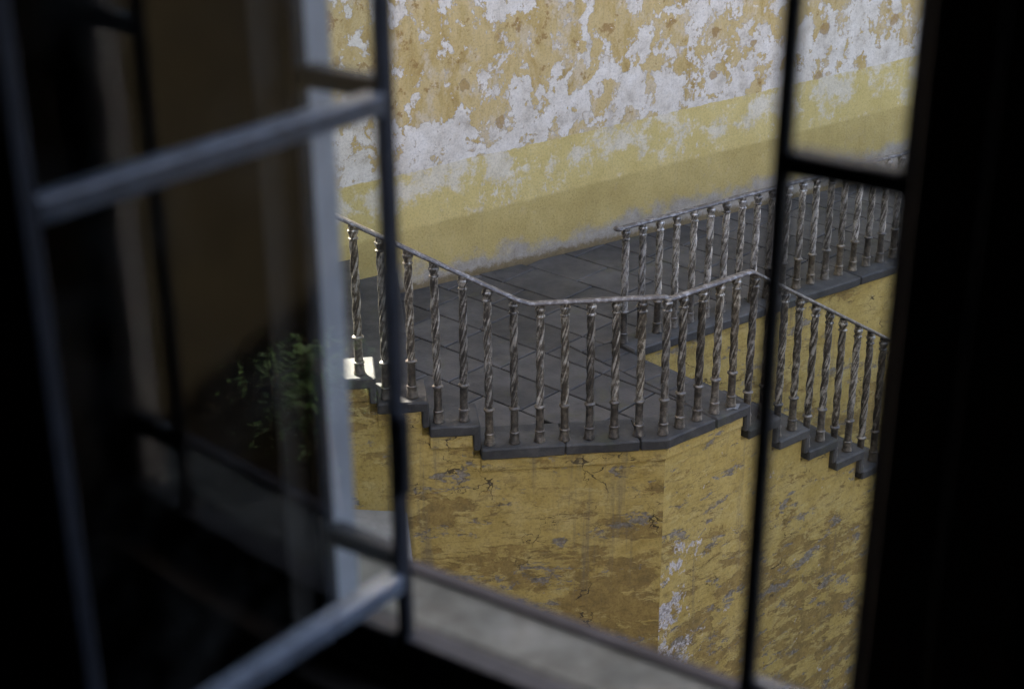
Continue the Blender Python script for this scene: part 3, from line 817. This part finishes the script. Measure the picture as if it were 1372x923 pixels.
# dark timber casing right of the opening
wc = empty('window_casing', WD.p(0.6, -0.06, 3.3))
tag(wc, 'dark timber casing boards on the room wall beside the open window', 'casing')
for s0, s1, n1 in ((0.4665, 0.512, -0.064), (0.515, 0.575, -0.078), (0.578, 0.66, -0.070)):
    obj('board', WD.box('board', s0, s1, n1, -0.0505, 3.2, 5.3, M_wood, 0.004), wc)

# ============================================================ across the court: yellow house and little tree (seen in the glass)
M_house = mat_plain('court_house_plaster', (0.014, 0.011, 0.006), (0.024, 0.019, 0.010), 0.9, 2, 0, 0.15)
HS = Fr((6.8, -5.0), 8.0, -82.0)
hs = empty('yellow_house', HS.p(7, -2, GROUND))
tag(hs, 'yellow plastered house with a dark doorway closing the court, mirrored in the open casement', 'house')
obj('wall', HS.box('wall', 0, 13, -4, 0, GROUND, 3.4, M_house), hs)
obj('roof', HS.prism('roof', [(-0.3, 3.4), (13.3, 3.4), (13.0, 4.2), (0, 4.2)], -4.2, 0.3, M_cope), hs)
for s in (1.5, 3.2, 8.8, 10.8):
    fme = HS.box('window', s, s + 1.0, 0.0, 0.05, -0.4, 1.4, M_wood, 0.01)
    wo = obj('window', fme, hs)
    obj('pane', HS.box('pane', s + 0.1, s + 0.9, 0.051, 0.056, -0.3, 1.3, M_glass), wo)
obj('door', HS.box('door', 9.7, 10.7, 0.0, 0.05, GROUND, GROUND + 2.2, M_wood, 0.01), hs)

M_bark = mat_plain('bark', (0.05, 0.04, 0.03), (0.11, 0.09, 0.065), 0.9, 25)
def mat_leaf():
    k = NT('leaf'); r = k.n('ObjectInfo'); o = k.tc.outputs['Object']
    c = k.ramp(k.noise(o, 6, 3), [(0.3, (0.04, 0.09, 0.022)), (0.6, (0.08, 0.15, 0.035)), (0.8, (0.12, 0.19, 0.05))])
    return k.done(c, 0.5)
M_leaf = mat_leaf()
tr = empty('small_tree', (5.25, 1.70, GROUND))
tag(tr, 'small leafy tree with thin trunk standing in the court, mirrored in the open casement', 'tree')
def limb(pts, rad):
    v = []; f = []; n = 8
    for i, (p, r) in enumerate(zip(pts, rad)):
        t = ((pts[min(i + 1, len(pts) - 1)] - pts[max(i - 1, 0)])).normalized()
        a = t.orthogonal().normalized(); b = t.cross(a)
        for j in range(n):
            w_ = 2 * math.pi * j / n
            v.append(p + a * (r * math.cos(w_)) + b * (r * math.sin(w_)))
    for i in range(len(pts) - 1):
        for j in range(n):
            f.append((i * n + j, i * n + (j + 1) % n, (i + 1) * n + (j + 1) % n, (i + 1) * n + j))
    f.append(tuple(range(n))); f.append(tuple((len(pts) - 1) * n + j for j in range(n)))
    return v, f
tv, tf = [], []
tips = []
base = Vector((5.25, 1.70, GROUND))
trunk = [base + Vector((0.05 * math.sin(i), 0.04 * math.cos(i * 1.3), i * 0.665)) for i in range(8)]
def addl(pts, rad):
    v, f = limb(pts, rad); b = len(tv); tv.extend(v); tf.extend([[b + i for i in q] for q in f])
addl(trunk, [0.07 - 0.006 * i for i in range(8)])
for i in range(13):
    st = trunk[7] + Vector((0, 0, random.uniform(-.35, 0)))
    d = Vector((random.uniform(-1, 1), random.uniform(-1, 1), random.uniform(-0.1, 0.8))).normalized()
    L = random.uniform(0.1, 0.32)
    e = st + d * L + Vector((0, 0, -0.06))
    addl([st, st + d * L * 0.5, e], [0.02, 0.012, 0.005])
    tips += [st + d * L * t for t in (0.5, 0.7, 0.85, 1.0)]
obj('trunk', mesh('trunk', tv, tf, M_bark, smooth=True), tr)
lv, lfc = [], []
for p in tips:
    for j in range(15):
        c = p + Vector((random.gauss(0, .09), random.gauss(0, .09), random.gauss(0, .06)))
        d = Vector((random.gauss(0, 1), random.gauss(0, 1), random.gauss(-0.2, .5))).normalized()
        s_ = d.cross(Vector((random.gauss(0, .4), random.gauss(0, .4), 1))).normalized()
        l = random.uniform(0.03, 0.06); b = len(lv)
        lv += [c, c + d * l * 0.5 + s_ * l * 0.22, c + d * l, c + d * l * 0.5 - s_ * l * 0.22]
        lfc.append((b, b + 1, b + 2, b + 3))
lm = bpy.data.meshes.new('crown'); lm.from_pydata([tuple(x) for x in lv], [], lfc); lm.materials.append(M_leaf)
obj('crown', lm, tr)
